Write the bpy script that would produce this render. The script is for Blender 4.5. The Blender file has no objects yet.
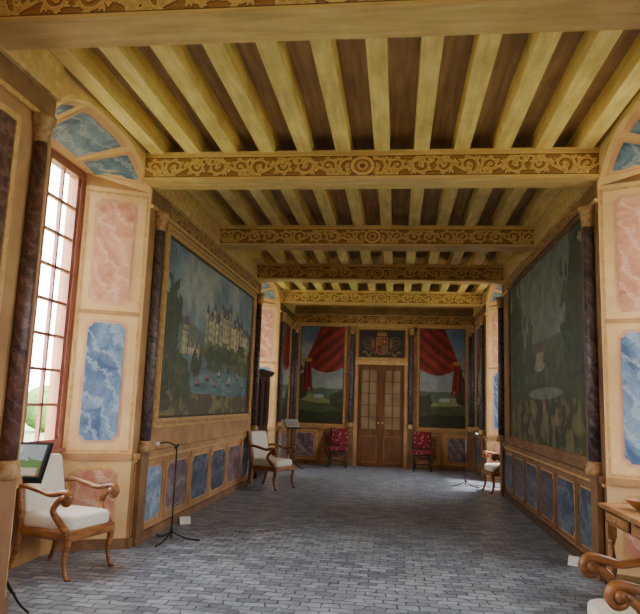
import bpy, math, random
import numpy as np
from mathutils import Matrix, Vector
random.seed(3)
# ------------------------------------------------------------------ colour helpers
def lin(c):
    return tuple(((v/255.0)/12.92 if v/255.0<=0.04045 else ((v/255.0+0.055)/1.055)**2.4) for v in c)
def lin4(c): return (*lin(c),1.0)
MATS={}
def nodes(name):
    m=bpy.data.materials.new(name); m.use_nodes=True
    nt=m.node_tree; b=nt.nodes['Principled BSDF']
    return m,nt,b
def noise_mat(name,c1,c2,scale=4,rough=0.6,stretch=(1,1,1),detail=6,bump=0.0,lo=.35,hi=.65,metal=0,grime=0.0):
    if name in MATS: return MATS[name]
    m,nt,b=nodes(name)
    tc=nt.nodes.new('ShaderNodeTexCoord'); mp=nt.nodes.new('ShaderNodeMapping')
    mp.inputs['Scale'].default_value=stretch
    n=nt.nodes.new('ShaderNodeTexNoise'); n.inputs['Scale'].default_value=scale; n.inputs['Detail'].default_value=detail
    r=nt.nodes.new('ShaderNodeValToRGB')
    r.color_ramp.elements[0].color=lin4(c1); r.color_ramp.elements[1].color=lin4(c2)
    r.color_ramp.elements[0].position=lo; r.color_ramp.elements[1].position=hi
    L=nt.links
    L.new(tc.outputs['Object'],mp.inputs['Vector']); L.new(mp.outputs[0],n.inputs['Vector'])
    L.new(n.outputs['Fac'],r.inputs[0]); 
    if grime:
        n2=nt.nodes.new('ShaderNodeTexNoise'); n2.inputs['Scale'].default_value=1.7; n2.inputs['Detail'].default_value=9; n2.inputs['Roughness'].default_value=.7
        L.new(tc.outputs['Object'],n2.inputs['Vector'])
        mr=nt.nodes.new('ShaderNodeMapRange'); mr.inputs[1].default_value=.35; mr.inputs[2].default_value=.65; mr.inputs[3].default_value=1-grime; mr.inputs[4].default_value=1+grime*.4
        sc=nt.nodes.new('ShaderNodeVectorMath'); sc.operation='SCALE'
        L.new(n2.outputs['Fac'],mr.inputs[0]); L.new(r.outputs[0],sc.inputs[0]); L.new(mr.outputs[0],sc.inputs['Scale']); L.new(sc.outputs[0],b.inputs['Base Color'])
    else: L.new(r.outputs[0],b.inputs['Base Color'])
    b.inputs['Roughness'].default_value=rough; b.inputs['Metallic'].default_value=metal
    if bump:
        bp=nt.nodes.new('ShaderNodeBump'); bp.inputs['Strength'].default_value=bump; bp.inputs['Distance'].default_value=.01
        L.new(n.outputs['Fac'],bp.inputs['Height']); L.new(bp.outputs[0],b.inputs['Normal'])
    MATS[name]=m; return m
def marble(name,base,dark,vein,scale=2.2,rough=.45):
    if name in MATS: return MATS[name]
    m,nt,b=nodes(name); L=nt.links
    tc=nt.nodes.new('ShaderNodeTexCoord')
    mp=nt.nodes.new('ShaderNodeMapping'); mp.inputs['Rotation'].default_value=(.6,.5,.4)
    n=nt.nodes.new('ShaderNodeTexNoise'); n.inputs['Scale'].default_value=scale*1.3; n.inputs['Detail'].default_value=10; n.inputs['Distortion'].default_value=1.0; n.inputs['Roughness'].default_value=.68
    r=nt.nodes.new('ShaderNodeValToRGB'); r.color_ramp.elements[0].color=lin4(dark); r.color_ramp.elements[1].color=lin4(base)
    r.color_ramp.elements[0].position=.38; r.color_ramp.elements[1].position=.60
    w=nt.nodes.new('ShaderNodeTexWave'); w.inputs['Scale'].default_value=scale*.8; w.inputs['Distortion'].default_value=11; w.inputs['Detail'].default_value=6; w.inputs['Detail Scale'].default_value=1.6; w.inputs['Detail Roughness'].default_value=.75
    r2=nt.nodes.new('ShaderNodeValToRGB'); r2.color_ramp.elements[0].position=.74; r2.color_ramp.elements[0].color=(0,0,0,1); r2.color_ramp.elements[1].position=1.0; r2.color_ramp.elements[1].color=(.55,.55,.55,1)
    mx=nt.nodes.new('ShaderNodeMixRGB'); mx.inputs[2].default_value=lin4(vein)
    L.new(tc.outputs['Object'],mp.inputs[0]); L.new(mp.outputs[0],n.inputs['Vector']); L.new(mp.outputs[0],w.inputs['Vector'])
    L.new(n.outputs['Fac'],r.inputs[0]); L.new(w.outputs['Fac'],r2.inputs[0]); L.new(r2.outputs[0],mx.inputs[0]); L.new(r.outputs[0],mx.inputs[1]); L.new(mx.outputs[0],b.inputs['Base Color'])
    b.inputs['Roughness'].default_value=rough
    MATS[name]=m; return m
def vcol_mat(name,rough=.6):
    if name in MATS: return MATS[name]
    m,nt,b=nodes(name)
    a=nt.nodes.new('ShaderNodeAttribute'); a.attribute_name='Col'
    n=nt.nodes.new('ShaderNodeTexNoise'); n.inputs['Scale'].default_value=18; n.inputs['Detail'].default_value=8
    mr=nt.nodes.new('ShaderNodeMapRange'); mr.inputs[3].default_value=.74; mr.inputs[4].default_value=1.24
    mx=nt.nodes.new('ShaderNodeVectorMath'); mx.operation='SCALE'
    L=nt.links; L.new(n.outputs['Fac'],mr.inputs[0]); L.new(a.outputs['Color'],mx.inputs[0]); L.new(mr.outputs[0],mx.inputs['Scale']); L.new(mx.outputs[0],b.inputs['Base Color'])
    b.inputs['Roughness'].default_value=rough
    MATS[name]=m; return m

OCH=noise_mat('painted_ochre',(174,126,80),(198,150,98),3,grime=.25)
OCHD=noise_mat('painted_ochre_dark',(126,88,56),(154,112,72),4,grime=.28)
PEACH=noise_mat('painted_peach',(222,176,116),(236,196,140),3,grime=.15)
CREAML=noise_mat('painted_cream_line',(210,156,118),(222,172,132),5,grime=.15)
BROWN=noise_mat('painted_brown',(76,52,36),(100,72,48),5)
JOIST=noise_mat('joist_yellow',(226,192,116),(246,218,146),3,stretch=(6,.7,6),rough=.65,bump=.3,grime=.2)
PLANK=noise_mat('plank_brown',(164,130,92),(196,160,116),3,stretch=(8,.5,1),rough=.8,grime=.2)
BEAM=noise_mat('beam_ochre',(212,170,106),(232,196,134),3,stretch=(.6,5,5),rough=.6,grime=.18)
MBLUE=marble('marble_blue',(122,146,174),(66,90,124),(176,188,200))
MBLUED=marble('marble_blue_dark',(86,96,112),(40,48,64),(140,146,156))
MPINK=marble('marble_pink',(224,164,132),(188,120,92),(234,200,176))
MPURP=marble('marble_purple',(136,110,110),(86,68,74),(180,160,154))
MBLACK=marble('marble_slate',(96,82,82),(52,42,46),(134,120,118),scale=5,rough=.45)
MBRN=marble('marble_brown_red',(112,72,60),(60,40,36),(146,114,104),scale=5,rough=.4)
MLBLUE=marble('marble_light_blue',(150,168,190),(98,120,150),(196,208,218))
MRED=marble('marble_red',(160,94,66),(122,64,44),(196,140,108))
GOLDP=noise_mat('painted_gold',(190,144,82),(216,174,112),20)
CAP=noise_mat('capital_ochre',(150,112,70),(190,150,100),25,bump=.3)
WFRAME=noise_mat('window_frame_red',(158,92,74),(180,114,92),4,rough=.5)
WOODW=noise_mat('walnut_wood',(116,70,34),(164,106,56),6,stretch=(1,1,5),rough=.35)
WOODD=noise_mat('dark_wood',(44,26,18),(70,42,26),6,stretch=(3,3,1),rough=.4)
WOODT=noise_mat('table_wood',(142,96,54),(176,126,78),5,stretch=(4,1,4),rough=.35)
FAB=noise_mat('cream_fabric',(216,206,188),(230,222,206),60,rough=.9,bump=.1)
DOORW=noise_mat('door_wood',(98,60,30),(122,78,42),4,stretch=(4,4,.6),rough=.45)
DOORL=noise_mat('door_panel_tan',(118,84,48),(138,100,60),4,rough=.5)
PANE=noise_mat('door_glass_panes',(128,106,76),(150,128,96),2,rough=.08)
BLK=noise_mat('black_metal',(16,16,18),(26,26,28),20,rough=.35)
PAPER=noise_mat('white_paper',(226,226,222),(240,240,236),20,rough=.7)

# ------------------------------------------------------------------ mesh builder
class MB:
    def __init__(s): s.v=[];s.f=[];s.m=[];s.mi=[];s.sm=[]
    def mid(s,mat):
        if mat not in s.m: s.m.append(mat)
        return s.m.index(mat)
    def add(s,vs,fs,mat,smooth=False,M=None):
        o=len(s.v); k=s.mid(mat)
        for v in vs:
            v=Vector(v)
            if M is not None: v=M@v
            s.v.append(tuple(v))
        for f in fs:
            s.f.append(tuple(i+o for i in f)); s.mi.append(k); s.sm.append(smooth)
    def box(s,a,b,mat,M=None):
        x0,y0,z0=a;x1,y1,z1=b
        s.add([(x0,y0,z0),(x1,y0,z0),(x1,y1,z0),(x0,y1,z0),(x0,y0,z1),(x1,y0,z1),(x1,y1,z1),(x0,y1,z1)],
              [(0,3,2,1),(4,5,6,7),(0,1,5,4),(1,2,6,5),(2,3,7,6),(3,0,4,7)],mat,False,M)
    def prism(s,poly,ext,mat,M=None):
        n=len(poly); e=Vector(ext)
        vs=[Vector(p) for p in poly]+[Vector(p)+e for p in poly]
        fs=[tuple(range(n)),tuple(range(2*n-1,n-1,-1))]+[(i,(i+1)%n,n+(i+1)%n,n+i) for i in range(n)]
        s.add(vs,fs,mat,False,M)
    def tube(s,pts,rad,mat,seg=10,flat=(1,1),M=None,smooth_n=0,upv=(0,0,1)):
        P=[Vector(p) for p in pts]; R=list(rad) if hasattr(rad,'__len__') else [rad]*len(P)
        if smooth_n:
            Q=[];RR=[]
            for i in range(len(P)-1):
                p0=P[max(i-1,0)];p1=P[i];p2=P[i+1];p3=P[min(i+2,len(P)-1)]
                for k in range(smooth_n):
                    t=k/smooth_n
                    Q.append(.5*((2*p1)+(p2-p0)*t+(2*p0-5*p1+4*p2-p3)*t*t+(3*p1-p0-3*p2+p3)*t**3)); RR.append(R[i]*(1-t)+R[i+1]*t)
            Q.append(P[-1]);RR.append(R[-1]);P=Q;R=RR
        n=len(P);vs=[]
        T=[(P[min(i+1,n-1)]-P[max(i-1,0)]).normalized() for i in range(n)]
        a=Vector(upv)
        if abs(a.dot(T[0]))>.95: a=Vector((1,0,0))
        side=T[0].cross(a).normalized()
        for i in range(n):
            side=(side-T[i]*side.dot(T[i])).normalized(); nn=T[i].cross(side)
            for j in range(seg):
                an=2*math.pi*j/seg
                vs.append(P[i]+side*math.cos(an)*R[i]*flat[0]+nn*math.sin(an)*R[i]*flat[1])
        fs=[(i*seg+j,i*seg+(j+1)%seg,(i+1)*seg+(j+1)%seg,(i+1)*seg+j) for i in range(n-1) for j in range(seg)]
        fs+=[tuple(range(seg-1,-1,-1)),tuple(range((n-1)*seg,n*seg))]
        s.add(vs,fs,mat,True,M)
    def lathe(s,prof,mat,seg=16,M=None,half=None):
        vs=[];n=len(prof)
        for r,z in prof:
            for j in range(seg):
                an=2*math.pi*j/seg; vs.append((r*math.cos(an),r*math.sin(an),z))
        fs=[(i*seg+j,i*seg+(j+1)%seg,(i+1)*seg+(j+1)%seg,(i+1)*seg+j) for i in range(n-1) for j in range(seg)]
        fs+=[tuple(range(seg-1,-1,-1)),tuple(range((n-1)*seg,n*seg))]
        s.add(vs,fs,mat,True,M)
    def pillow(s,c,size,mat,e=.35,e2=.35,M=None,nu=28,nv=16):
        vs=[];fs=[]
        sg=lambda a,p: math.copysign(abs(a)**p,a)
        for i in range(nv+1):
            ph=-math.pi/2+math.pi*i/nv
            for j in range(nu):
                th=2*math.pi*j/nu
                vs.append((c[0]+size[0]/2*sg(math.cos(ph),e2)*sg(math.cos(th),e),c[1]+size[1]/2*sg(math.cos(ph),e2)*sg(math.sin(th),e),c[2]+size[2]/2*sg(math.sin(ph),e2)))
        for i in range(nv):
            for j in range(nu):
                fs.append((i*nu+j,i*nu+(j+1)%nu,(i+1)*nu+(j+1)%nu,(i+1)*nu+j))
        s.add(vs,fs,mat,True,M)
    def build(s,name,parent=None,M=None):
        me=bpy.data.meshes.new(name); me.from_pydata(s.v,[],s.f)
        for m in s.m: me.materials.append(m)
        me.polygons.foreach_set('material_index',s.mi); me.polygons.foreach_set('use_smooth',s.sm); me.update()
        ob=bpy.data.objects.new(name,me); bpy.context.scene.collection.objects.link(ob)
        if M is not None: ob.matrix_world=M
        if parent: ob.parent=parent
        return ob
def empty(name,M):
    e=bpy.data.objects.new(name,None); e.empty_display_size=.1; bpy.context.scene.collection.objects.link(e); e.matrix_world=M; return e
def TR(x,y,z,rz=0): return Matrix.Translation((x,y,z))@Matrix.Rotation(math.radians(rz),4,'Z')

# ------------------------------------------------------------------ raster painters
def vnoise(H,W,fy,fx,seed):
    r=np.random.RandomState(seed); g=r.rand(int(fy)+3,int(fx)+3)
    y=np.linspace(0,fy,H)[:,None]*np.ones((1,W)); x=np.linspace(0,fx,W)[None,:]*np.ones((H,1))
    yi=y.astype(int);xi=x.astype(int);ty=y-yi;tx=x-xi
    ty=ty*ty*(3-2*ty);tx=tx*tx*(3-2*tx)
    return (g[yi,xi]*(1-ty)*(1-tx)+g[yi+1,xi]*ty*(1-tx)+g[yi,xi+1]*(1-ty)*tx+g[yi+1,xi+1]*ty*tx)
def fbm(H,W,f,asp,seed,o=5):
    a=np.zeros((H,W));t=0
    for k in range(o):
        w=.5**k; a+=w*vnoise(H,W,f*2**k,f*asp*2**k,seed+k*7);t+=w
    return a/t
class Pic:
    def __init__(s,W,H,w,h):
        s.W,s.H=W,H; s.w,s.h=w,h
        s.a=np.zeros((H,W,3)); s.U,s.V=np.meshgrid(np.linspace(0,1,W),np.linspace(0,1,H))
    def fill(s,mask,c,al=1.0):
        m=(np.clip(mask,0,1)*al)[...,None] if mask.dtype!=bool else (mask.astype(float)*al)[...,None]
        c=np.array(c,float)
        s.a=s.a*(1-m)+c*m
    def rect(s,u0,u1,v0,v1,c,al=1.0): s.fill((s.U>=u0)&(s.U<=u1)&(s.V>=v0)&(s.V<=v1),c,al)
    def ell(s,u,v,ru,rv,c,al=1.0): s.fill(((s.U-u)/ru)**2+((s.V-v)/rv)**2<1,c,al)
    def tri(s,u0,u1,v0,v1,c,top=0.0):
        uc=(u0+u1)/2; hw=(u1-u0)/2
        t=(s.V-v0)/(v1-v0); s.fill((t>=0)&(t<=1)&(np.abs(s.U-uc)<=hw*(1-t*(1-top))),c)
    def stamp(s,x,y,r,c):
        px=s.w/(s.W-1);py=s.h/(s.H-1)
        i0=max(int((y-r)/py),0);i1=min(int((y+r)/py)+2,s.H);j0=max(int((x-r)/px),0);j1=min(int((x+r)/px)+2,s.W)
        if i0>=i1 or j0>=j1:return
        Y=(np.arange(i0,i1)*py-y)[:,None];X=(np.arange(j0,j1)*px-x)[None,:]
        m=np.clip((r-np.sqrt(X*X+Y*Y))/(px*.7)+.5,0,1)[...,None]
        s.a[i0:i1,j0:j1]=s.a[i0:i1,j0:j1]*(1-m)+np.array(c,float)*m
    def obj(s,name,origin,udir,vdir,mat,parent=None,gain=1.0):
        W,H=s.W,s.H
        o=np.array(origin,float);u=np.array(udir,float)*s.w;v=np.array(vdir,float)*s.h
        co=(o[None,None]+s.U[...,None]*u+s.V[...,None]*v).reshape(-1,3)
        idx=np.arange(H*W).reshape(H,W)
        q=np.stack([idx[:-1,:-1],idx[:-1,1:],idx[1:,1:],idx[1:,:-1]],-1).reshape(-1,4)
        me=bpy.data.meshes.new(name); me.vertices.add(len(co)); me.vertices.foreach_set('co',co.ravel())
        me.loops.add(q.size); me.loops.foreach_set('vertex_index',q.ravel()); me.polygons.add(len(q)); me.polygons.foreach_set('loop_start',np.arange(0,q.size,4))
        me.update(calc_edges=True)
        c=np.clip(s.a*gain,0,255)/255.0; c=np.where(c<=.04045,c/12.92,((c+.055)/1.055)**2.4)
        c=np.concatenate([c.reshape(-1,3),np.ones((H*W,1))],1)
        at=me.color_attributes.new('Col','FLOAT_COLOR','POINT'); at.data.foreach_set('color',c.astype(np.float32).ravel())
        me.materials.append(mat)
        ob=bpy.data.objects.new(name,me); bpy.context.scene.collection.objects.link(ob)
        if parent: ob.parent=parent
        return ob

def paint_scroll(w,h,bg=(160,110,60),fg=(226,188,120),dk=(104,66,34),res=.0042,cart=True):
    W=int(w/res);H=max(int(h/res),12)
    p=Pic(W,H,w,h); n=fbm(H,W,3,w/h,5)
    p.a[:]=bg; p.a*=(.88+.24*n)[...,None]
    n2=max(1,round((w/2)/(h*2.1))); half=w/2/n2
    strokes=[]
    def stroke(pts,r0,r1,b=0): strokes.append((pts,r0,r1,b))
    def leaf(x,y,a,L,curl):
        for da,l,r in ((0,1,.36),(.7,.66,.28),(-.7,.66,.28)):
            l2=[]
            for q in range(9):
                t=q/8; aa=a+da+curl*t; l2.append((x+L*l*t*math.cos(aa),y+L*l*t*math.sin(aa)))
            stroke(l2,L*r*.35,L*r*.55*.4,L*r*.35)
    for k in range(n2):
        s=1 if k%2==0 else -1; x0=k*half
        pts=[(x0+half*i/59,h*.5-s*h*.37*math.sin(math.pi*i/59)) for i in range(60)]
        stroke(pts,h*.045,h*.045)
        for (ox,dirn,sc) in ((-.20,1,1.0),(.26,-1,.85)):
            R0=h*.37*sc; scx=x0+(.5+ox)*half; pts=[]
            for i in range(90):
                t=i/89; th=-s*math.pi/2+dirn*(t*3.0*math.pi); R=R0*(1-t)**.85+h*.035
                pts.append((scx+R*math.cos(th)*1.1,h*.5+R*math.sin(th)))
            stroke(pts,h*.065,h*.03)
            x,y=pts[-1]; stroke([(x,y),(x+.001,y)],h*.085,h*.085)
            for i in range(4,60,9):
                x,y=pts[i]; t=i/89; th=-s*math.pi/2+dirn*(t*3.0*math.pi)
                leaf(x,y,th-dirn*.9,h*.28*(1-t*.7),dirn*.9)
        for t in (.02,.3,.5,.7):
            a=math.pi/2*s; leaf(x0+half*t,h*.5-s*h*.37*math.sin(math.pi*t),a+.8,h*.28,-.8); leaf(x0+half*t,h*.5-s*h*.37*math.sin(math.pi*t),a-.8,h*.24,.8)
    allp=[]
    for sg in (1,-1):
        for (pts,r0,r1,b) in strokes:
            for i,(x,y) in enumerate(pts):
                t=i/(len(pts)-1); allp.append((w/2+sg*x,y,r0*(1-t)+r1*t+b*math.sin(math.pi*t)))
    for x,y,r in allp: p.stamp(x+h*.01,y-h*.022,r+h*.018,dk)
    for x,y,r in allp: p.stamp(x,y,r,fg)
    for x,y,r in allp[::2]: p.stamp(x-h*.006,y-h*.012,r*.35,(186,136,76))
    if cart:
        for rr,c in ((.46,dk),(.42,fg),(.30,(170,112,66)),(.2,(214,168,106)),(.1,(130,84,48))):
            p.fill(((p.U-.5)*w/(h*rr*1.2))**2+((p.V-.5)/rr)**2<1,c)
    p.fill((p.V<.07)|(p.V>.93),(226,190,122)); p.fill(((p.V>.07)&(p.V<.1))|((p.V>.9)&(p.V<.93)),dk)
    return p

def tree(p,u,v,ru,rv,seed,c=(40,52,38),c2=(74,84,52),thr=.42):
    n=fbm(p.H,p.W,14,p.w/p.h,seed); d=((p.U-u)/ru)**2+((p.V-v)/rv)**2
    m=(n-.5)*2.2+(1-d)>.3
    col=np.array(c)[None,None]*(1-n[...,None])+np.array(c2)[None,None]*n[...,None]
    hl=np.clip((fbm(p.H,p.W,30,p.w/p.h,seed+50,4)-.5)*5,0,1)[...,None]
    col=col*(1-hl*.6)+np.array(c2)*1.15*hl*.6
    p.a=np.where(m[...,None],col,p.a)

def paint_chateau():
    p=Pic(660,315,4.45,2.12)
    U,V=p.U,p.V; n=fbm(p.H,p.W,4,2.1,11); n2=fbm(p.H,p.W,12,2.1,31)
    sky=np.array((148,158,148))[None,None]*(1-V[...,None])+np.array((90,116,134))*V[...,None]
    cl=np.clip((n-.42)*4,0,1)*np.clip((V-.4)*3,0,1)
    p.a=sky*(1-cl[...,None]*.65)+np.array((180,178,160))*cl[...,None]*.65
    cl2=np.clip((n2-.5)*3,0,1)*np.clip((V-.5)*3,0,1); p.fill(cl2,(128,140,142),.4)
    hill=.5+.06*np.sin(U*5+1)+.04*n
    p.fill((V<hill),(98,116,100)); 
    hh=.42+.14*np.exp(-((U-.72)/.3)**2)+.03*(n2-.5)
    p.fill((V<hh)&(U>.3),(102,102,70)); 
    wall=(186,172,132);wsh=(132,122,98);roof=(78,86,98)
    def blk(u0,u1,v0,v1,r,sh=.3):
        p.rect(u0,u1,v0,v1,wall); p.rect(u0+(u1-u0)*(1-sh),u1,v0,v1,wsh)
        p.rect(u0,u1,v1-.008,v1,(112,102,82))
        k=max(2,int((u1-u0)/.018))
        for vv in np.arange(v0+.03,v1-.03,.05):
            for i in range(k):
                uu=u0+(i+.5)*(u1-u0)/k; p.rect(uu-.0026,uu+.0026,vv,vv+.026,(66,62,56))
        p.tri(u0-.004,u1+.004,v1,v1+r,roof,.55 if u1-u0>.05 else .0)
        if u1-u0>.05:
            for i in range(3):
                uu=u0+(i+.5)*(u1-u0)/3; p.rect(uu-.005,uu+.005,v1,v1+.025,wall); p.tri(uu-.007,uu+.007,v1+.025,v1+.045,roof)
                p.rect(uu+.014,uu+.019,v1+.02,v1+r+.03,(128,96,76))
    blk(.40,.56,.50,.64,.06); blk(.54,.68,.52,.70,.07); blk(.68,.84,.50,.66,.06); blk(.82,.95,.49,.62,.06)
    for u,t in ((.39,.68),(.47,.72),(.555,.75),(.66,.76),(.76,.71),(.84,.68),(.93,.64)):
        blk(u-.016,u+.016,.48,t,.07,.5)
    blk(.16,.22,.34,.52,.08); blk(.215,.33,.34,.43,.03,.1); p.rect(.10,.36,.29,.35,(150,142,116))
    for uu in np.arange(.12,.36,.03): p.ell(uu,.305,.009,.022,(70,72,66))
    rv=.33+.05*np.sin(U*4+.4)
    w=np.clip((fbm(p.H,p.W,40,.4,77,3)-.4)*2.5,0,1)[...,None]
    col=np.array((82,108,116))*(1-w*.5)+np.array((140,154,148))*w*.5
    p.a=np.where((V<rv)[...,None],col,p.a)
    p.fill((V<.40+.03*(n2))&(V>.30)&(U>.36)&(U<.98)&(n2>.46),(66,78,50))
    for u,v,s in ((.42,.24,.8),(.50,.20,.6),(.55,.27,.6),(.68,.22,.9),(.8,.27,.6),(.32,.2,.8),(.88,.21,.7)):
        p.ell(u,v,.03*s,.016*s,(92,58,40)); p.tri(u-.006*s,u+.02*s,v+.01,v+.09*s,(186,176,156) if u>.52 else (156,96,76),.1); p.ell(u+.004,v+.02*s,.008*s,.014*s,(150,60,50)); p.ell(u-.012*s,v+.02*s,.005*s,.014*s,(176,150,110))
    bank=.12+.05*n+.05*np.clip(.3-U,0,1)
    p.fill(V<bank,(84,78,52)); p.fill((V<bank)&(n2>.52),(116,104,66))
    for u,v in ((.3,.1),(.33,.09),(.5,.1),(.72,.09),(.75,.1)): p.ell(u,v,.004,.022,(120,60,46)); p.ell(u,v+.026,.003,.007,(190,160,130))
    tree(p,.05,.42,.10,.45,101,(34,44,36),(72,80,52)); tree(p,.16,.22,.12,.16,121,(40,50,36),(80,86,54)); tree(p,.985,.3,.05,.4,131,(30,40,32),(62,70,46)); tree(p,.6,.42,.24,.07,151,(46,58,38),(86,90,56))
    tree(p,.3,.33,.06,.09,161,(36,50,34),(72,80,50)); tree(p,.84,.5,.06,.06,171,(40,54,36),(76,84,52))
    p.a*=(.80+.38*n2)[...,None]
    p.a=p.a*.93+np.array((116,108,76))*.07
    p.fill((U<.008)|(U>.992)|(V<.016)|(V>.984),(60,46,30))
    return p
def paint_dark():
    p=Pic(400,220,4.35,2.45); U,V=p.U,p.V
    n=fbm(p.H,p.W,5,1.7,211); n2=fbm(p.H,p.W,16,1.7,231)
    p.a[:]=(92,102,84); p.fill(V>.55,(112,120,106)); cl=np.clip((n-.5)*4,0,1)*(V>.5); p.fill(cl,(150,150,126),.6)
    p.fill((V<.52+.05*n),(84,96,68))
    tree(p,.12,.6,.17,.5,241,(34,46,32),(72,84,52)); tree(p,.92,.55,.16,.55,251,(30,42,30),(66,78,50)); tree(p,.6,.38,.22,.13,261,(44,58,36),(92,98,60)); tree(p,.36,.5,.08,.2,271,(40,52,34),(80,88,54))
    p.ell(.5,.42,.07,.03,(158,154,122)); p.rect(.45,.55,.40,.49,(150,142,110)); p.tri(.445,.555,.49,.54,(110,84,66),.5)
    p.fill((V<.3+.06*n),(72,78,52)); p.ell(.55,.27,.22,.03,(118,128,112)); p.fill((V<.24)&(n2>.52),(108,102,68))
    for u,v in ((.3,.2),(.4,.16),(.55,.2),(.7,.15)):
        p.ell(u,v,.012,.04,(150,116,86)); p.ell(u+.02,v-.02,.02,.02,(120,104,82))
    p.a*=(.68+.5*n2)[...,None]
    return p
def paint_back(mirror,seed):
    p=Pic(110,220,1.15,2.45); U,V=p.U,p.V
    n=fbm(p.H,p.W,4,.5,seed); n2=fbm(p.H,p.W,12,.5,seed+9)
    s=np.array((84,108,132))*V[...,None]+np.array((196,192,166))*(1-V[...,None])
    p.a=s.copy(); cl=np.clip((n-.5)*4,0,1); p.fill(cl,(182,184,176),.5)
    p.fill(V<.34+.05*n,(100,116,92)); p.fill(V<.27+.03*np.sin(U*6),(144,148,98)); p.fill(V<.2+.05*n,(82,92,58)); p.fill(V<.1+.06*n,(56,60,38))
    tree(p,.10,.40,.16,.20,seed+20,(34,44,30),(66,78,46)); tree(p,.9,.22,.22,.12,seed+40,(42,52,32),(78,84,48))
    p.ell(.45,.28,.12,.02,(176,184,174))
    left=.13+.33*np.clip((V-.62)/.38,0,1)
    low=.62-.10*np.sin(np.clip((U-.1)/.9,0,1)*math.pi*.9)
    body=(V>low)&(U>left)
    fold=.5+.5*np.sin((V-.62)*52-(U)*20+5*n)
    fold=.55*fold+.45*n2
    col=np.array((84,22,20))*(1-fold[...,None])+np.array((170,52,44))*fold[...,None]
    p.a=np.where(body[...,None],col,p.a)
    tail=(V<.66)&(V>.34+.03*np.sin(U*60))&(np.abs(U-(.19-.04*(V-.5)))<.065+.045*(.66-V)/.3)
    fold2=.5+.5*np.sin(U*70+V*4); col2=np.array((84,22,20))*(1-fold2[...,None])+np.array((150,44,36))*fold2[...,None]
    p.a=np.where(tail[...,None],col2,p.a)
    p.ell(.19,.645,.10,.02,(176,130,66))
    p.fill((U<.03)|(U>.97)|(V<.012)|(V>.988),(120,84,48))
    p.a*=(.84+.28*n2)[...,None]
    if mirror: p.a=p.a[:,::-1].copy()
    return p
def paint_arms():
    p=Pic(140,90,1.2,.74); U,V=p.U,p.V; n=fbm(90,140,6,1.6,301)
    p.a[:]=(54,40,34); p.a*=(.8+.4*n)[...,None]
    for sgn in (-1,1):
        for i in range(70):
            t=i/69; th=t*4.2*math.pi; R=.15*(1-t)+.02
            p.stamp(.6+sgn*(.33+R*math.cos(th)*.9),.36+R*math.sin(th)*1.1,.014,(96,100,68) if i%8<4 else (116,58,44))
            p.stamp(.6+sgn*(.16+t*.3),.12+.05*math.sin(t*9),.014,(136,110,68))
        p.ell(.5+sgn*.19,.45,.05,.26,(92,46,36)); p.ell(.5+sgn*.19,.5,.03,.18,(116,92,60))
    p.fill((np.abs(U-.5)<.125)&(V>.3)&(V<.72)|(((U-.5)/.125)**2+((V-.3)/.18)**2<1),(150,116,62))
    p.fill((np.abs(U-.5)<.105)&(V>.3)&(V<.69)|(((U-.5)/.105)**2+((V-.3)/.15)**2<1),(124,38,30))
    p.rect(.395,.5,.45,.69,(126,96,50)); p.rect(.5,.605,.2,.45,(120,92,48)); p.ell(.55,.57,.03,.06,(150,120,70)); p.ell(.45,.34,.03,.06,(52,58,86))
    p.rect(.4,.6,.76,.82,(150,114,58))
    for k in range(5): p.tri(.4+k*.04,.44+k*.04,.8,.93,(160,124,64)); 
    p.fill((U<.03)|(U>.97)|(V<.05)|(V>.95),(130,92,54))
    return p

# ------------------------------------------------------------------ dimensions
XL,XR=-2.65,1.90
YB=16.0; YF=-5.0
CZ=4.21; JZ=4.01; BZ=3.73
PAINT=vcol_mat('oil_paint',.5); FRESCO=vcol_mat('fresco_paint',.7)

# floor
m,nt,b=nodes('brick_tile_floor'); L=nt.links
tc=nt.nodes.new('ShaderNodeTexCoord'); mp=nt.nodes.new('ShaderNodeMapping'); L.new(tc.outputs['Object'],mp.inputs[0])
wn=nt.nodes.new('ShaderNodeTexNoise'); wn.inputs['Scale'].default_value=6; wn.inputs['Detail'].default_value=4; L.new(mp.outputs[0],wn.inputs['Vector'])
wv=nt.nodes.new('ShaderNodeVectorMath'); wv.operation='MULTIPLY_ADD'; wv.inputs[1].default_value=(.11,.10,0); L.new(wn.outputs['Color'],wv.inputs[0]); L.new(mp.outputs[0],wv.inputs[2])
br=nt.nodes.new('ShaderNodeTexBrick'); L.new(wv.outputs[0],br.inputs['Vector'])
br.inputs['Scale'].default_value=1.0; br.inputs['Brick Width'].default_value=.16; br.inputs['Row Height'].default_value=.095; br.inputs['Mortar Size'].default_value=.007; br.inputs['Mortar Smooth'].default_value=.8; br.inputs['Bias'].default_value=-.1
br.inputs['Color1'].default_value=lin4((162,168,178)); br.inputs['Color2'].default_value=lin4((106,113,128)); br.inputs['Mortar'].default_value=lin4((72,77,88))
nz=nt.nodes.new('ShaderNodeTexNoise'); nz.inputs['Scale'].default_value=5; nz.inputs['Detail'].default_value=9; nz.inputs['Roughness'].default_value=.65; L.new(mp.outputs[0],nz.inputs['Vector'])
mr=nt.nodes.new('ShaderNodeMapRange'); mr.inputs[1].default_value=.3; mr.inputs[2].default_value=.7; mr.inputs[3].default_value=.6; mr.inputs[4].default_value=1.3; L.new(nz.outputs['Fac'],mr.inputs[0])
vm=nt.nodes.new('ShaderNodeVectorMath'); vm.operation='SCALE'; L.new(br.outputs['Color'],vm.inputs[0]); L.new(mr.outputs[0],vm.inputs['Scale']); L.new(vm.outputs[0],b.inputs['Base Color'])
b.inputs['Roughness'].default_value=.34
bp=nt.nodes.new('ShaderNodeBump'); bp.inputs['Strength'].default_value=.8; bp.inputs['Distance'].default_value=.01; bp.invert=True
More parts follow.
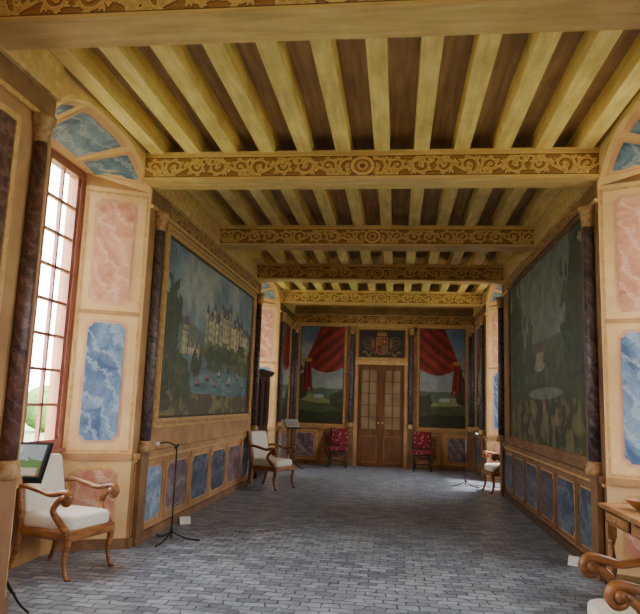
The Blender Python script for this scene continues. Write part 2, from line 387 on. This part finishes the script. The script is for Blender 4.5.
ad=nt.nodes.new('ShaderNodeMath'); ad.operation='MULTIPLY_ADD'; ad.inputs[1].default_value=-1.4; L.new(nz.outputs['Fac'],ad.inputs[0]); L.new(br.outputs['Fac'],ad.inputs[2]); L.new(ad.outputs[0],bp.inputs['Height']); L.new(bp.outputs[0],b.inputs['Normal'])
fl=MB(); fl.box((-3.45,YF-.2,-.1),(2.7,YB+.2,0),m); fl.build('floor')

# ceiling
ce=MB(); ce.box((-3.45,YF-.2,CZ),(2.7,YB+.2,CZ+.12),PLANK)
NJ=12
for i in range(NJ):
    x=XL+.13+(XR-XL-.26)*i/(NJ-1)
    ce.box((x-.075,YF,JZ),(x+.075,YB,CZ-.001),JOIST)
ceiling=ce.build('ceiling')
# beams
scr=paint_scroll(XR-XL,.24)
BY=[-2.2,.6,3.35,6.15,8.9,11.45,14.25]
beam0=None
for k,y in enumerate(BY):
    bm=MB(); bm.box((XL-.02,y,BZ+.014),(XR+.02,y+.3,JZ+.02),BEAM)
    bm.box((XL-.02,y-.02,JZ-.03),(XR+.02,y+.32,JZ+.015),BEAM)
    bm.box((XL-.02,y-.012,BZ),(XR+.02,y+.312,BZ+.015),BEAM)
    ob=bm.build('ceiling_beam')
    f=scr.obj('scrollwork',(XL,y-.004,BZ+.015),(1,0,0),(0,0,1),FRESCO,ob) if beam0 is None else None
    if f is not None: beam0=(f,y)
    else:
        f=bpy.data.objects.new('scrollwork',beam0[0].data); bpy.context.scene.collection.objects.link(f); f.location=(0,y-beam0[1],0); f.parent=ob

# ------------------------------------------------------------------ side walls
DW=.60; DT=.80
SILL=.97; WT=3.78; SPL=.28
def notch(u0,u1,v0,v1,r):
    def arc(cx,cy,a0,a1): return [(cx+r*math.cos(math.radians(a0+(a1-a0)*i/4)),cy+r*math.sin(math.radians(a0+(a1-a0)*i/4))) for i in range(5)]
    return arc(u0,v0,90,0)+arc(u1,v0,180,90)+arc(u1,v1,270,180)+arc(u0,v1,360,270)
class Face:
    def __init__(s,mb,o,u,n): s.mb=mb; s.o=Vector(o); s.u=Vector(u).normalized(); s.n=Vector(n).normalized()
    def P(s,u,v,d): return s.o+s.u*u+Vector((0,0,v))+s.n*d
    def box(s,u0,u1,v0,v1,d0,d1,mat):
        s.mb.prism([s.P(u0,v0,d0),s.P(u1,v0,d0),s.P(u1,v1,d0),s.P(u0,v1,d0)],s.n*(d1-d0),mat)
    def panel(s,u0,u1,v0,v1,mat,border=CREAML,bw=.018,r=.05,d=.006,r_in=None):
        for g,mt,dd in ((0,border,d),(bw,mat,d+.004)):
            poly=notch(u0+g,u1-g,v0+g,v1-g,r) if r>0 else [(u0+g,v0+g),(u1-g,v0+g),(u1-g,v1-g),(u0+g,v1-g)]
            s.mb.prism([s.P(a,c,0) for a,c in poly],s.n*dd,mt)
    def frame(s,u0,u1,v0,v1,w,d,mat):
        s.box(u0,u1,v0,v0+w,0,d,mat);s.box(u0,u1,v1-w,v1,0,d,mat);s.box(u0,u0+w,v0+w,v1-w,0,d,mat);s.box(u1-w,u1,v0+w,v1-w,0,d,mat)
def column(mb,x,y,z0,z1,r,shaft,cap):
    h=z1-z0; M=Matrix.Translation((x,y,z0))
    mb.lathe([(r*1.5,0),(r*1.5,.05),(r*1.35,.06),(r*1.35,.09),(r*1.1,.12)],cap,M=M)
    mb.lathe([(r,.12),(r,h*.4),(r*.86,h-.2)],shaft,M=M)
    mb.lathe([(r*.9,h-.2),(r*1.0,h-.18),(r*.95,h-.15),(r*1.25,h-.1),(r*1.2,h-.07),(r*1.6,h-.03),(r*1.6,h)],cap,M=M)
WINN=[0]
def side_wall(side,X0,sg,dark,OPEN,ynear):
    mb=MB()
    edges=[YF]
    for a,c in OPEN: edges+= [a,c]
    edges.append(YB)
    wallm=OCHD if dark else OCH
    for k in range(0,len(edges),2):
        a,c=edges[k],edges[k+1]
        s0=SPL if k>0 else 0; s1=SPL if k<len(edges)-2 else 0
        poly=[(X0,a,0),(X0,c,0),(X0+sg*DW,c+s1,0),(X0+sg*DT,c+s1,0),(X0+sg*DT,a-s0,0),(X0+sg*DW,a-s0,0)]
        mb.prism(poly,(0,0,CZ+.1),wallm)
    for a,c in OPEN:
        mb.box((min(X0+sg*DW,X0+sg*DT),a+SPL-.01,0),(max(X0+sg*DW,X0+sg*DT),c-SPL+.01,SILL-.002),wallm)
        mb.box((min(X0+sg*(DW-.03),X0+sg*DT),a+SPL-.02,SILL-.04),(max(X0+sg*(DW-.03),X0+sg*DT),c-SPL+.02,SILL),WFRAME)
        yc=(a+c)/2
        def S(t,s,off=0):
            zf=4.0-.34*abs(t)**3.2
            hw=(c-a)/2-SPL*s
            return Vector((X0+sg*DW*s,yc+t*hw,zf*(1-s)+WT*s-off))
        N=24; vs=[];fs=[]
        for i in range(N+1):
            t=-1+2*i/N
            vs+=[S(t,1),S(t,0),Vector((X0,yc+t*(c-a)/2,CZ+.05))]
        for i in range(N):
            q=i*3; fs+=[(q,q+3,q+4,q+1),(q+1,q+4,q+5,q+2)]
        mb.add(vs,fs,PEACH)
        mb.box((min(X0+sg*DW,X0+sg*DT),a+SPL-.01,WT),(max(X0+sg*DW,X0+sg*DT),c-SPL+.01,CZ+.1),wallm)
        vs=[];fs=[]
        for i in range(N+1):
            t=-1+2*i/N; p=S(t,0); vs+=[p+Vector((-sg*.006,0,0)),p+Vector((-sg*.006,0,.05))]
        for i in range(N): q=i*2; fs.append((q,q+2,q+3,q+1))
        mb.add(vs,fs,JOIST)
        def patch(t0,t1,s0,s1,mat,off):
            vs=[];fs=[];K=8
            for i in range(K+1):
                for s in (s0,s1): vs.append(S(t0+(t1-t0)*i/K,s,off))
            for i in range(K): q=i*2; fs.append((q,q+2,q+3,q+1))
            mb.add(vs,fs,mat)
        for t0,t1 in ((-.93,-.52),(-.44,.44),(.52,.93)):
            patch(t0,t1,.08,.92,CREAML,.006); patch(t0+.04,t1-.04,.16,.84,MBLUE,.012)
        for (yw,d) in ((c,-1),(a,1)):
            o=(X0,yw,0); u=(sg*DW,d*SPL,0)
            nrm=Vector((-sg*SPL,-DW if d==-1 else DW,0)).normalized()
            F=Face(mb,o,u,nrm); W=math.hypot(DW,SPL)
            F.box(0,W,0,3.66,0,.004,PEACH)
            F.box(0,W,0,.10,0,.03,OCHD); F.box(0,W,.86,.92,0,.03,OCH)
            F.frame(.02,W-.02,.93,3.62,.025,.008,GOLDP)
            F.panel(.12,W-.08,.2,.78,MPINK,GOLDP,.02)
            F.panel(.13,W-.11,1.02,2.26,MBLUE,CREAML,.03)
            F.panel(.13,W-.11,2.42,3.54,MPINK,CREAML,.03)
            F.box(.03,W-.03,2.32,2.36,0,.01,OCH)
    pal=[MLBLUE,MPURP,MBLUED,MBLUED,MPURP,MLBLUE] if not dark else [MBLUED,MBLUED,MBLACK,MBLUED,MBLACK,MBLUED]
    F=Face(mb,(X0,0,0),(0,1,0),(-sg,0,0))
    F.frame(2.75,3.95,1.1,3.4,.05,.02,GOLDP); F.box(2.8,3.9,1.15,3.35,0,.01,MBRN)
    for k in range(0,len(edges),2):
        a,c=edges[k],edges[k+1]; 
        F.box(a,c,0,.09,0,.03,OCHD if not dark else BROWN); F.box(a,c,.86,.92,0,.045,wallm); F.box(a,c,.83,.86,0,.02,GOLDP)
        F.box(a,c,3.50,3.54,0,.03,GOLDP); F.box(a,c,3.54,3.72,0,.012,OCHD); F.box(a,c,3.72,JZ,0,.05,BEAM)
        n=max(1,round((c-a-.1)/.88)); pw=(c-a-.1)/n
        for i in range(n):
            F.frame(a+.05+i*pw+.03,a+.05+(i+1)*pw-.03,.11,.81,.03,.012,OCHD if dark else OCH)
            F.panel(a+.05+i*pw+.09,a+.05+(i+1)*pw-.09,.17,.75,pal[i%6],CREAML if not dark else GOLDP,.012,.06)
    for y in (ynear,11.80,4.17,14.35,15.85):
        column(mb,X0-sg*.045,y,.92,3.5,.058,MBRN if y<5 else MBLACK,CAP)
        F.box(y-.1,y+.1,.0,.92,0,.06,OCHD)
    name='wall_left' if sg<0 else 'wall_right'
    ob=mb.build(name)
    for a,c in OPEN:
        WINN[0]+=1
        w=MB(); y0,y1=a+SPL,c-SPL; x=X0+sg*(DW+.06)
        def bar(ya,yb,za,zb,t=.05,dx=0): w.box((x-t/2+dx,ya,za),(x+t/2+dx,yb,zb),WFRAME)
        bar(y0,y0+.07,SILL,WT,.09);bar(y1-.07,y1,SILL,WT,.09);bar(y0+.07,y1-.07,SILL,SILL+.09,.09);bar(y0+.07,y1-.07,WT-.08,WT,.09)
        ym=(y0+y1)/2; bar(ym-.055,ym+.055,SILL+.09,WT-.08,.08)
        for (p,q) in ((y0+.07,ym-.055),(ym+.055,y1-.07)):
            bar(p,p+.04,SILL+.09,WT-.08);bar(q-.04,q,SILL+.09,WT-.08)
            mm=(p+q)/2; bar(mm-.014,mm+.014,SILL+.09,WT-.08,.035)
            for i in range(1,8):
                z=SILL+.09+(WT-.08-SILL-.09)*i/8; bar(p+.04,q-.04,z-.013,z+.013,.035)
        wo=w.build('window_%d'%WINN[0])
        g=MB(); g.box((x-.003,y0+.05,SILL+.05),(x+.003,y1-.05,WT-.05),GLASS); g.build('glass',wo)
    return ob
m,nt,b=nodes('window_glass'); nt.nodes.remove(b); out=nt.nodes['Material Output']
t=nt.nodes.new('ShaderNodeBsdfTransparent'); g=nt.nodes.new('ShaderNodeBsdfGlossy'); g.inputs['Roughness'].default_value=.02; mx=nt.nodes.new('ShaderNodeMixShader'); mx.inputs[0].default_value=.05
nt.links.new(t.outputs[0],mx.inputs[1]);nt.links.new(g.outputs[0],mx.inputs[2]);nt.links.new(mx.outputs[0],out.inputs[0]); GLASS=m
OL=[(-3.9,-1.9),(.35,2.45),(4.37,6.37),(12.0,14.15)]  # second bay in OL and OR: unseen windows added to light the near ceiling
OR=[(-3.9,-1.9),(.35,2.45),(4.22,6.22),(11.85,14.0)]
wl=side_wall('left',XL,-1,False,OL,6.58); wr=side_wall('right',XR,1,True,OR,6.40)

# side paintings
FRG=noise_mat('gilded_frame',(150,110,62),(196,152,92),18,rough=.45,bump=.3)
def framed(name,pic,origin,u,v,n,fw=.09,gain=1.0,dk=False):
    e=empty(name,Matrix.Identity(4))
    pic.obj('canvas',origin,u,v,PAINT,e,gain)
    mb=MB(); F=Face(mb,Vector(origin)-Vector((0,0,origin[2])),u,n); z=origin[2]; w,h=pic.w,pic.h
    for g0,g1,d in ((-fw,-fw*.7,.03),(-fw*.7,-fw*.25,.018),(-fw*.25,.01,.028)):
        u0,u1,v0,v1=g0,w-g0,z+g0,z+h-g0; t=g1-g0
        F.frame(u0,u1,v0,v1,t,d,OCHD if dk else (FRG if d<.02 else GOLDP))
    mb.build('frame',e); return e
framed('landscape_painting',paint_chateau(),(XL+.012,6.92,1.25),(0,1,0),(0,0,1),(1,0,0),gain=1.08)
framed('landscape_painting',paint_dark(),(XR-.012,11.0,1.05),(0,-1,0),(0,0,1),(-1,0,0),.07,dk=True)
pf=paint_back(False,401); pf.w=1.1;pf.h=2.3
framed('landscape_painting',pf,(XL+.012,14.55,1.05),(0,1,0),(0,0,1),(1,0,0),.06)
framed('landscape_painting',pf,(XR-.012,15.65,1.05),(0,-1,0),(0,0,1),(-1,0,0),.06)

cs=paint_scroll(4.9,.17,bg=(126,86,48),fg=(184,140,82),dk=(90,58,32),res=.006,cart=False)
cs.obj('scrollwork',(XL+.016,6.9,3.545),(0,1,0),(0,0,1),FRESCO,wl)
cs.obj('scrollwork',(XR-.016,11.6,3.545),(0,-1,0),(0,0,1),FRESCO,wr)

# ------------------------------------------------------------------ back wall
mb=MB(); mb.box((-3.45,YB,0),(2.7,YB+.2,CZ+.1),OCH)
F=Face(mb,(0,YB,0),(1,0,0),(0,-1,0)); XC=(XL+XR)/2
F.box(XL,XC-.66,0,.09,0,.03,OCHD);F.box(XC+.66,XR,0,.09,0,.03,OCHD)
F.box(XL,XC-.66,.86,.92,0,.045,OCH);F.box(XC+.66,XR,.86,.92,0,.045,OCH)
for s in (-1,1):
    for i in range(2):
        a=XC+s*(.82+i*.72); c2=a+s*.62; u0,u1=min(a,c2),max(a,c2)
        F.frame(u0,u1,.12,.82,.03,.012,GOLDP); F.panel(u0+.07,u1-.07,.18,.76,MRED if i==0 else MPURP,CREAML,.012,.05)
    for dx in (.735,2.16): column(mb,XC+s*dx,YB-.06,.92,3.42,.058,MBLACK,CAP); F.box(XC+s*dx-.09,XC+s*dx+.09,0,.92,0,.07,OCHD)
F.box(XL,XR,3.42,3.48,0,.06,GOLDP); F.box(XL,XR,3.48,3.9,0,.02,OCHD)
wb=mb.build('wall_back')
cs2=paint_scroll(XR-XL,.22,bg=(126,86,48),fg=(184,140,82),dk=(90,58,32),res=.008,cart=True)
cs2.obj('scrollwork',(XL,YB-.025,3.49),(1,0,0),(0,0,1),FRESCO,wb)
framed('landscape_painting',paint_back(False,431),(XC-2.06,YB-.012,.97),(1,0,0),(0,0,1),(0,-1,0),.04)
framed('landscape_painting',paint_back(True,461),(XC+.91,YB-.012,.97),(1,0,0),(0,0,1),(0,-1,0),.04)
framed('coat_of_arms_panel',paint_arms(),(XC-.6,YB-.012,2.63),(1,0,0),(0,0,1),(0,-1,0),.04)
# door
mb=MB(); F=Face(mb,(XC,YB-.002,0),(1,0,0),(0,-1,0))
F.box(-.65,-.57,0,2.55,0,.07,OCH);F.box(.57,.65,0,2.55,0,.07,OCH);F.box(-.65,.65,2.47,2.57,0,.08,GOLDP)
for s in (-1,1):
    u0,u1=(-.57,-.005) if s<0 else (.005,.57)
    F.box(u0,u1,0.01,2.47,0,.035,DOORW)
    F.box(u0+.09,u1-.09,.12,.72,.035,.05,DOORW);F.frame(u0+.07,u1-.07,.1,.74,.025,.055,DOORL)
    F.box(u0+.09,u1-.09,.9,2.34,.035,.04,PANE);F.frame(u0+.07,u1-.07,.88,2.36,.03,.055,DOORW)
    um=(u0+u1)/2; F.box(um-.012,um+.012,.9,2.34,.035,.055,DOORW)
    for k in range(1,5): z=.9+1.44*k/5; F.box(u0+.09,u1-.09,z-.012,z+.012,.035,.055,DOORW)
    mb.lathe([(0.001,0),(.02,.005),(.025,.02),(.015,.035),(.001,.04)],GOLDP,M=Matrix.Translation((XC+s*.05,YB-.035,1.05))@Matrix.Rotation(math.pi/2,4,'X'))
F.box(-.015,.015,.01,2.47,.035,.05,DOORW)
mb.build('door_1')
mb=MB(); mb.box((-3.45,YF-.2,0),(2.7,YF,CZ+.1),OCH); F=Face(mb,(0,YF,0),(1,0,0),(0,1,0)); F.box(XL,XR,.86,.92,0,.045,OCH); F.box(XL,XR,0,.09,0,.03,OCHD); mb.build('wall_front')

# ------------------------------------------------------------------ furniture  (local front = +X)
def armchair(M,name='armchair'):
    e=empty(name,M)
    w=.27
    legs=MB()
    for s in (-1,1):
        legs.tube([(.30,s*w,0),(.275,s*w,.05),(.25,s*w,.16),(.27,s*w,.27),(.26,s*w,.36)],[.020,.017,.021,.030,.034],WOODW,smooth_n=5)
        legs.pillow((.305,s*w,.014),(.06,.045,.028),WOODW,1,1)
        legs.tube([(-.36,s*(w-.03),0),(-.31,s*(w-.03),.12),(-.27,s*(w-.03),.26),(-.26,s*(w-.03),.40),(-.28,s*(w-.02),.6),(-.33,s*(w-.02),.80),(-.37,s*(w-.02),.96)],[.018,.022,.026,.028,.026,.024,.022],WOODW,smooth_n=5)
    legs.build('legs',e)
    r=MB()
    r.pillow((.285,0,.345),(.04,.58,.085),WOODW,.3,.3); r.pillow((-.255,0,.345),(.04,.5,.085),WOODW,.3,.3)
    for s in (-1,1): r.tube([(.28,s*w,.345),(0,s*(w),.345),(-.26,s*(w-.03),.345)],[.042]*3,WOODW,seg=8,flat=(.5,1),smooth_n=4)
    r.build('seat_rail',e)
    a=MB()
    for s in (-1,1):
        y=s*(w+.025)
        a.tube([(-.31,s*(w-.01),.70),(-.20,y,.715),(-.05,y,.69),(.08,y,.665),(.19,y,.685),(.255,y,.685),(.28,y,.64),(.255,y,.60),(.215,y,.605),(.205,y,.63)],[.022,.026,.028,.028,.030,.032,.032,.028,.022,.014],WOODW,seg=10,flat=(1.0,.85),smooth_n=6)
        a.tube([(.225,y,.655),(.15,y,.60),(.12,y,.53),(.17,s*w,.45),(.25,s*w,.37)],[.028,.026,.026,.030,.032],WOODW,smooth_n=6)
        a.tube([(.235,y-.036,.645),(.235,y+.036,.645)],[.03,.03],WOODW,seg=14)
    a.build('arms',e)
    c=MB(); c.pillow((.01,0,.43),(.56,.54,.15),FAB,.3,.45); c.build('seat_cushion',e)
    b=MB(); Mb=Matrix.Translation((-.305,0,.70))@Matrix.Rotation(math.radians(-12),4,'Y')
    b.pillow((.012,0,0),(.08,.47,.50),FAB,.3,.22,M=Mb); b.pillow((-.012,0,.25),(.05,.52,.035),WOODW,.3,.3,M=Mb); b.pillow((-.012,0,-.245),(.04,.48,.04),WOODW,.3,.3,M=Mb)
    b.build('backrest',e)
    return e
armchair(TR(-2.84,5.50,0,-14)); armchair(TR(-2.15,11.35,0,-25)); armchair(TR(1.95,12.25,0,188)); armchair(TR(1.32,3.62,0,176))

m,nt,b=nodes('red_patterned_fabric'); tc=nt.nodes.new('ShaderNodeTexCoord'); vo=nt.nodes.new('ShaderNodeTexVoronoi'); vo.inputs['Scale'].default_value=14; r=nt.nodes.new('ShaderNodeValToRGB')
r.color_ramp.elements[0].color=lin4((180,130,120)); r.color_ramp.elements[0].position=.2; r.color_ramp.elements[1].color=lin4((122,26,36)); r.color_ramp.elements[1].position=.32
nt.links.new(tc.outputs['Object'],vo.inputs['Vector']);nt.links.new(vo.outputs['Distance'],r.inputs[0]);nt.links.new(r.outputs[0],b.inputs['Base Color']); b.inputs['Roughness'].default_value=.9; REDF=m
def sidechair(M):
    e=empty('upholstered_side_chair',M)
    a=MB()
    for s in (-1,1):
        a.lathe([(.022,0),(.026,.03),(.018,.06),(.026,.12),(.016,.16),(.026,.22),(.026,.38)],WOODD,M=Matrix.Translation((.2,s*.21,0)),seg=12)
        a.tube([(-.24,s*.2,0),(-.21,s*.2,.2),(-.21,s*.2,.42),(-.24,s*.2,.7),(-.28,s*.2,.9)],[.018,.022,.024,.022,.018],WOODD,smooth_n=4)
        a.tube([(.2,s*.21,.14),(-.22,s*.2,.14)],.013,WOODD)
    a.tube([(0,-.2,.14),(0,.2,.14)],.013,WOODD); a.tube([(.2,-.21,.3),(.2,.21,.3)],.013,WOODD)
    a.box((-.23,-.22,.34),(.22,.22,.39),WOODD); a.build('frame',e)
    c=MB(); c.pillow((0,0,.425),(.46,.46,.10),REDF,.3,.45); c.pillow((0,0,0),(.06,.42,.40),REDF,.3,.25,M=Matrix.Translation((-.24,0,.69))@Matrix.Rotation(math.radians(-9),4,'Y')); c.build('upholstery',e)
sidechair(TR(XC-.98,YB-.42,0,-90)); sidechair(TR(XC+1.0,YB-.42,0,-90))

def table(M):
    e=empty('console_table',M)
    t=MB(); t.box((-.33,-.66,.715),(.33,.66,.75),WOODT); t.box((-.34,-.67,.728),(.34,.67,.742),WOODT); t.build('top',e)
    a=MB(); a.box((-.29,-.62,.60),(.29,.62,.715),WOODT)
    for y in (-.32,.32):
        a.box((-.30,y-.27,.615),(-.285,y+.27,.70),WOODD); a.box((-.308,y-.25,.625),(-.29,y+.25,.69),WOODT)
        a.lathe([(.001,0),(.012,.004),(.016,.018),(.001,.028)],GOLDP,M=Matrix.Translation((-.305,y,.657))@Matrix.Rotation(-math.pi/2,4,'Y'))
    a.build('apron',e)
    l=MB()
    for x in (-.265,.265):
        for y in (-.59,.59):
            l.box((x-.035,y-.035,.48),(x+.035,y+.035,.61),WOODT)
            l.lathe([(.03,.10),(.034,.13),(.02,.16),(.036,.22),(.040,.28),(.026,.36),(.020,.42),(.034,.46),(.03,.48)],WOODT,M=Matrix.Translation((x,y,0)))
            l.box((x-.035,y-.035,.04),(x+.035,y+.035,.10),WOODT); l.pillow((x,y,.022),(.07,.07,.044),WOODT,1,1)
    for y in (-.59,.59): l.box((-.24,y-.02,.05),(.24,y+.02,.085),WOODT)
    l.box((-.02,-.58,.05),(.02,.58,.085),WOODT); l.build('legs',e)
table(TR(2.04,5.14,0))
bw=MB(); bw.lathe([(.05,0),(.06,.012),(.10,.04),(.135,.08),(.14,.085),(.13,.08),(.09,.045),(.04,.02),(.001,.018)],WOODW,seg=28); bw.build('wooden_bowl',None,TR(1.93,5.42,.75))

wd=MB(); wd.box((-.28,-.5,.06),(.24,.5,2.0),WOODD); wd.box((-.3,-.54,2.0),(.3,.54,2.04),WOODD);wd.box((-.3,-.56,2.04),(.33,.56,2.1),WOODD);wd.box((-.3,-.53,.03),(.28,.53,.12),WOODD)
for y in (-.25,.25):
    for z0,z1 in ((.2,.9),(1.0,1.9)):
        wd.box((.24,y-.2,z0),(.262,y+.2,z1),WOODD); wd.box((.26,y-.14,z0+.06),(.272,y+.14,z1-.06),WOODD)
for y in (-.45,.45):
    for x in (-.22,.22): wd.lathe([(.03,0),(.05,.03),(.03,.06)],WOODD,M=Matrix.Translation((x,y,0)))
wd.build('wardrobe',None,TR(-2.90,12.86,0))

def info_pic(seed):
    p=Pic(80,58,.42,.30); n=fbm(58,80,5,1.4,seed); p.a[:]=(60,62,70); p.rect(.04,.96,.06,.95,(190,208,226)); p.fill((p.V<.4+.3*n)&(p.V>.06)&(p.U>.04)&(p.U<.96),(120,170,104)); p.fill((p.V<.34)&(n>.5)&(p.V>.08)&(p.U>.06)&(p.U<.94),(226,110,80)); p.rect(.10,.56,.72,.88,(246,246,240)); p.rect(.6,.9,.1,.3,(236,232,220)); return p
def music_stand(M,pic,hh=1.0,name='music_stand',sc=1.0):
    e=empty(name,M); a=MB()
    a.tube([(0,0,.1),(0,0,hh)],.012,BLK)
    for k in range(3):
        an=math.radians(90+120*k); a.tube([(0,0,.22),(.17*math.cos(an),.17*math.sin(an),.06),(.28*math.cos(an),.28*math.sin(an),.008)],[.008]*3,BLK,smooth_n=4)
    a.lathe([(.018,.18),(.018,.26)],BLK); a.build('tripod',e)
    R=Matrix.Translation((0,0,hh))@Matrix.Rotation(math.radians(-38),4,'X')@Matrix.Scale(sc,4)
    b=MB(); b.box((-.23,.004,-.16),(.23,.016,.17),BLK,M=R); b.box((-.23,-.05,-.165),(.23,.016,-.155),BLK,M=R); bo=b.build('desk',e)
    pic.obj('placard',tuple(R@Vector((-.21,0,-.14))),tuple((R.to_3x3()@Vector((1,0,0)))),tuple((R.to_3x3()@Vector((0,0,1)))),PAINT,e)
music_stand(TR(-2.74,4.47,0,12),info_pic(5))
ip=Pic(30,24,.42,.3); ip.a[:]=(150,146,136); ip.rect(.1,.9,.6,.65,(90,90,90)); ip.rect(.1,.8,.3,.35,(100,100,100))
music_stand(TR(-2.33,14.6,0,35),ip,1.0,'lectern_stand',.8)
def label_stand(M):
    e=empty('barrier_stand',M); a=MB(); a.tube([(0,0,.03),(0,0,.98)],.009,BLK)
    for k in range(3):
        an=math.radians(20+120*k); a.tube([(0,0,.10),(.15*math.cos(an),.15*math.sin(an),.03),(.30*math.cos(an),.30*math.sin(an),.008)],[.008]*3,BLK,smooth_n=4)
    a.lathe([(.016,.08),(.02,.1),(.016,.14)],BLK); a.tube([(-.02,0,.96),(.02,0,1.0)],.014,BLK); a.build('post',e)
    b=MB(); b.tube([(0,0,.98),(-.10,-.02,1.02),(-.2,-.03,1.0)],[.007]*3,BLK,smooth_n=4); b.pillow((-.21,-.03,1.0),(.05,.05,.04),PAPER,.5,.5); b.build('arm',e)
label_stand(TR(-2.33,6.80,0)); label_stand(TR(1.35,12.9,0,180))
def floor_label(M):
    a=MB(); a.prism([(-.05,-.07,0),(.05,-.07,0),(.0,-.07,.09)],(0,.14,0),BLK); a.prism([(.053,-.065,.004),(.006,-.065,.088),(.002,-.065,.088),(.047,-.065,.004)],(0,.13,0),PAPER); a.build('floor_label',None,M)
floor_label(TR(-2.5,7.75,0,-60)); floor_label(TR(1.78,6.85,0,-120))

# ------------------------------------------------------------------ exterior
GR=noise_mat('lawn_grass',(110,130,84),(140,156,104),3,rough=.9); LEAF=noise_mat('hedge_leaves',(60,96,40),(120,150,70),6,rough=.9,bump=.5)
g=MB(); g.box((-60,-40,-1.3),(-3.6,50,-1.0),GR); g.box((2.85,-40,-1.3),(60,50,-1.0),GR); g.build('garden_lawn')
rs=np.random.RandomState(2)
for sx in (-1,1):
    h=MB()
    for i in range(26):
        hh=2.4+rs.rand()*1.2
        h.pillow((sx*(22+rs.rand()*3),-25+i*2.6,-1+hh/2),(3.5,3.6,hh),LEAF,.8,.8,nu=12,nv=8)
    h.build('garden_hedge')

# ------------------------------------------------------------------ light
w=bpy.data.worlds.new('sky_world'); bpy.context.scene.world=w; w.use_nodes=True
bg=w.node_tree.nodes['Background']; bg.inputs[0].default_value=(.92,.97,1.0,1); bg.inputs[1].default_value=21
def portal(name,x,y,sx,wy,wz):
    l=bpy.data.lights.new(name,'AREA'); l.shape='RECTANGLE'; l.size=wz; l.size_y=wy; l.cycles.is_portal=True
    o=bpy.data.objects.new(name,l); bpy.context.scene.collection.objects.link(o)
    o.matrix_world=Matrix.Translation((x,y,(SILL+WT)/2))@Matrix.Rotation(math.radians(90 if sx>0 else -90),4,'Y')
for a,c in OL: portal('window_skylight',XL-DT-.03,(a+c)/2,-1,c-a-2*SPL,WT-SILL)
for a,c in OR: portal('window_skylight',XR+DT+.03,(a+c)/2,1,c-a-2*SPL,WT-SILL)
sp=bpy.data.lights.new('sunbeam','SPOT'); sp.energy=45000; sp.spot_size=math.radians(18); sp.spot_blend=.6; sp.shadow_soft_size=.7; sp.color=(1,.98,.96)
so=bpy.data.objects.new('sunbeam',sp); bpy.context.scene.collection.objects.link(so)
p0=Vector((6.6,12.2,13.5)); tgt=Vector((2.3,12.95,1.8)); so.location=p0; so.rotation_euler=(tgt-p0).to_track_quat('-Z','Y').to_euler()

# ------------------------------------------------------------------ camera
cam=bpy.data.cameras.new('camera'); co=bpy.data.objects.new('camera',cam); bpy.context.scene.collection.objects.link(co)
cam.sensor_fit='HORIZONTAL'; cam.sensor_width=36; cam.lens=36.0; cam.clip_start=.05
ph,ps,rl=math.radians(8.47),math.radians(7.0),math.radians(2.0)
Fw=Vector((-math.sin(ps)*math.cos(ph),math.cos(ps)*math.cos(ph),math.sin(ph))); R0=Vector((math.cos(ps),math.sin(ps),0)); U0=R0.cross(Fw)
R=R0*math.cos(rl)+U0*math.sin(rl); U=-R0*math.sin(rl)+U0*math.cos(rl)
co.matrix_world=Matrix(((R.x,U.x,-Fw.x,0),(R.y,U.y,-Fw.y,0),(R.z,U.z,-Fw.z,1.5),(0,0,0,1)))
bpy.context.scene.camera=co
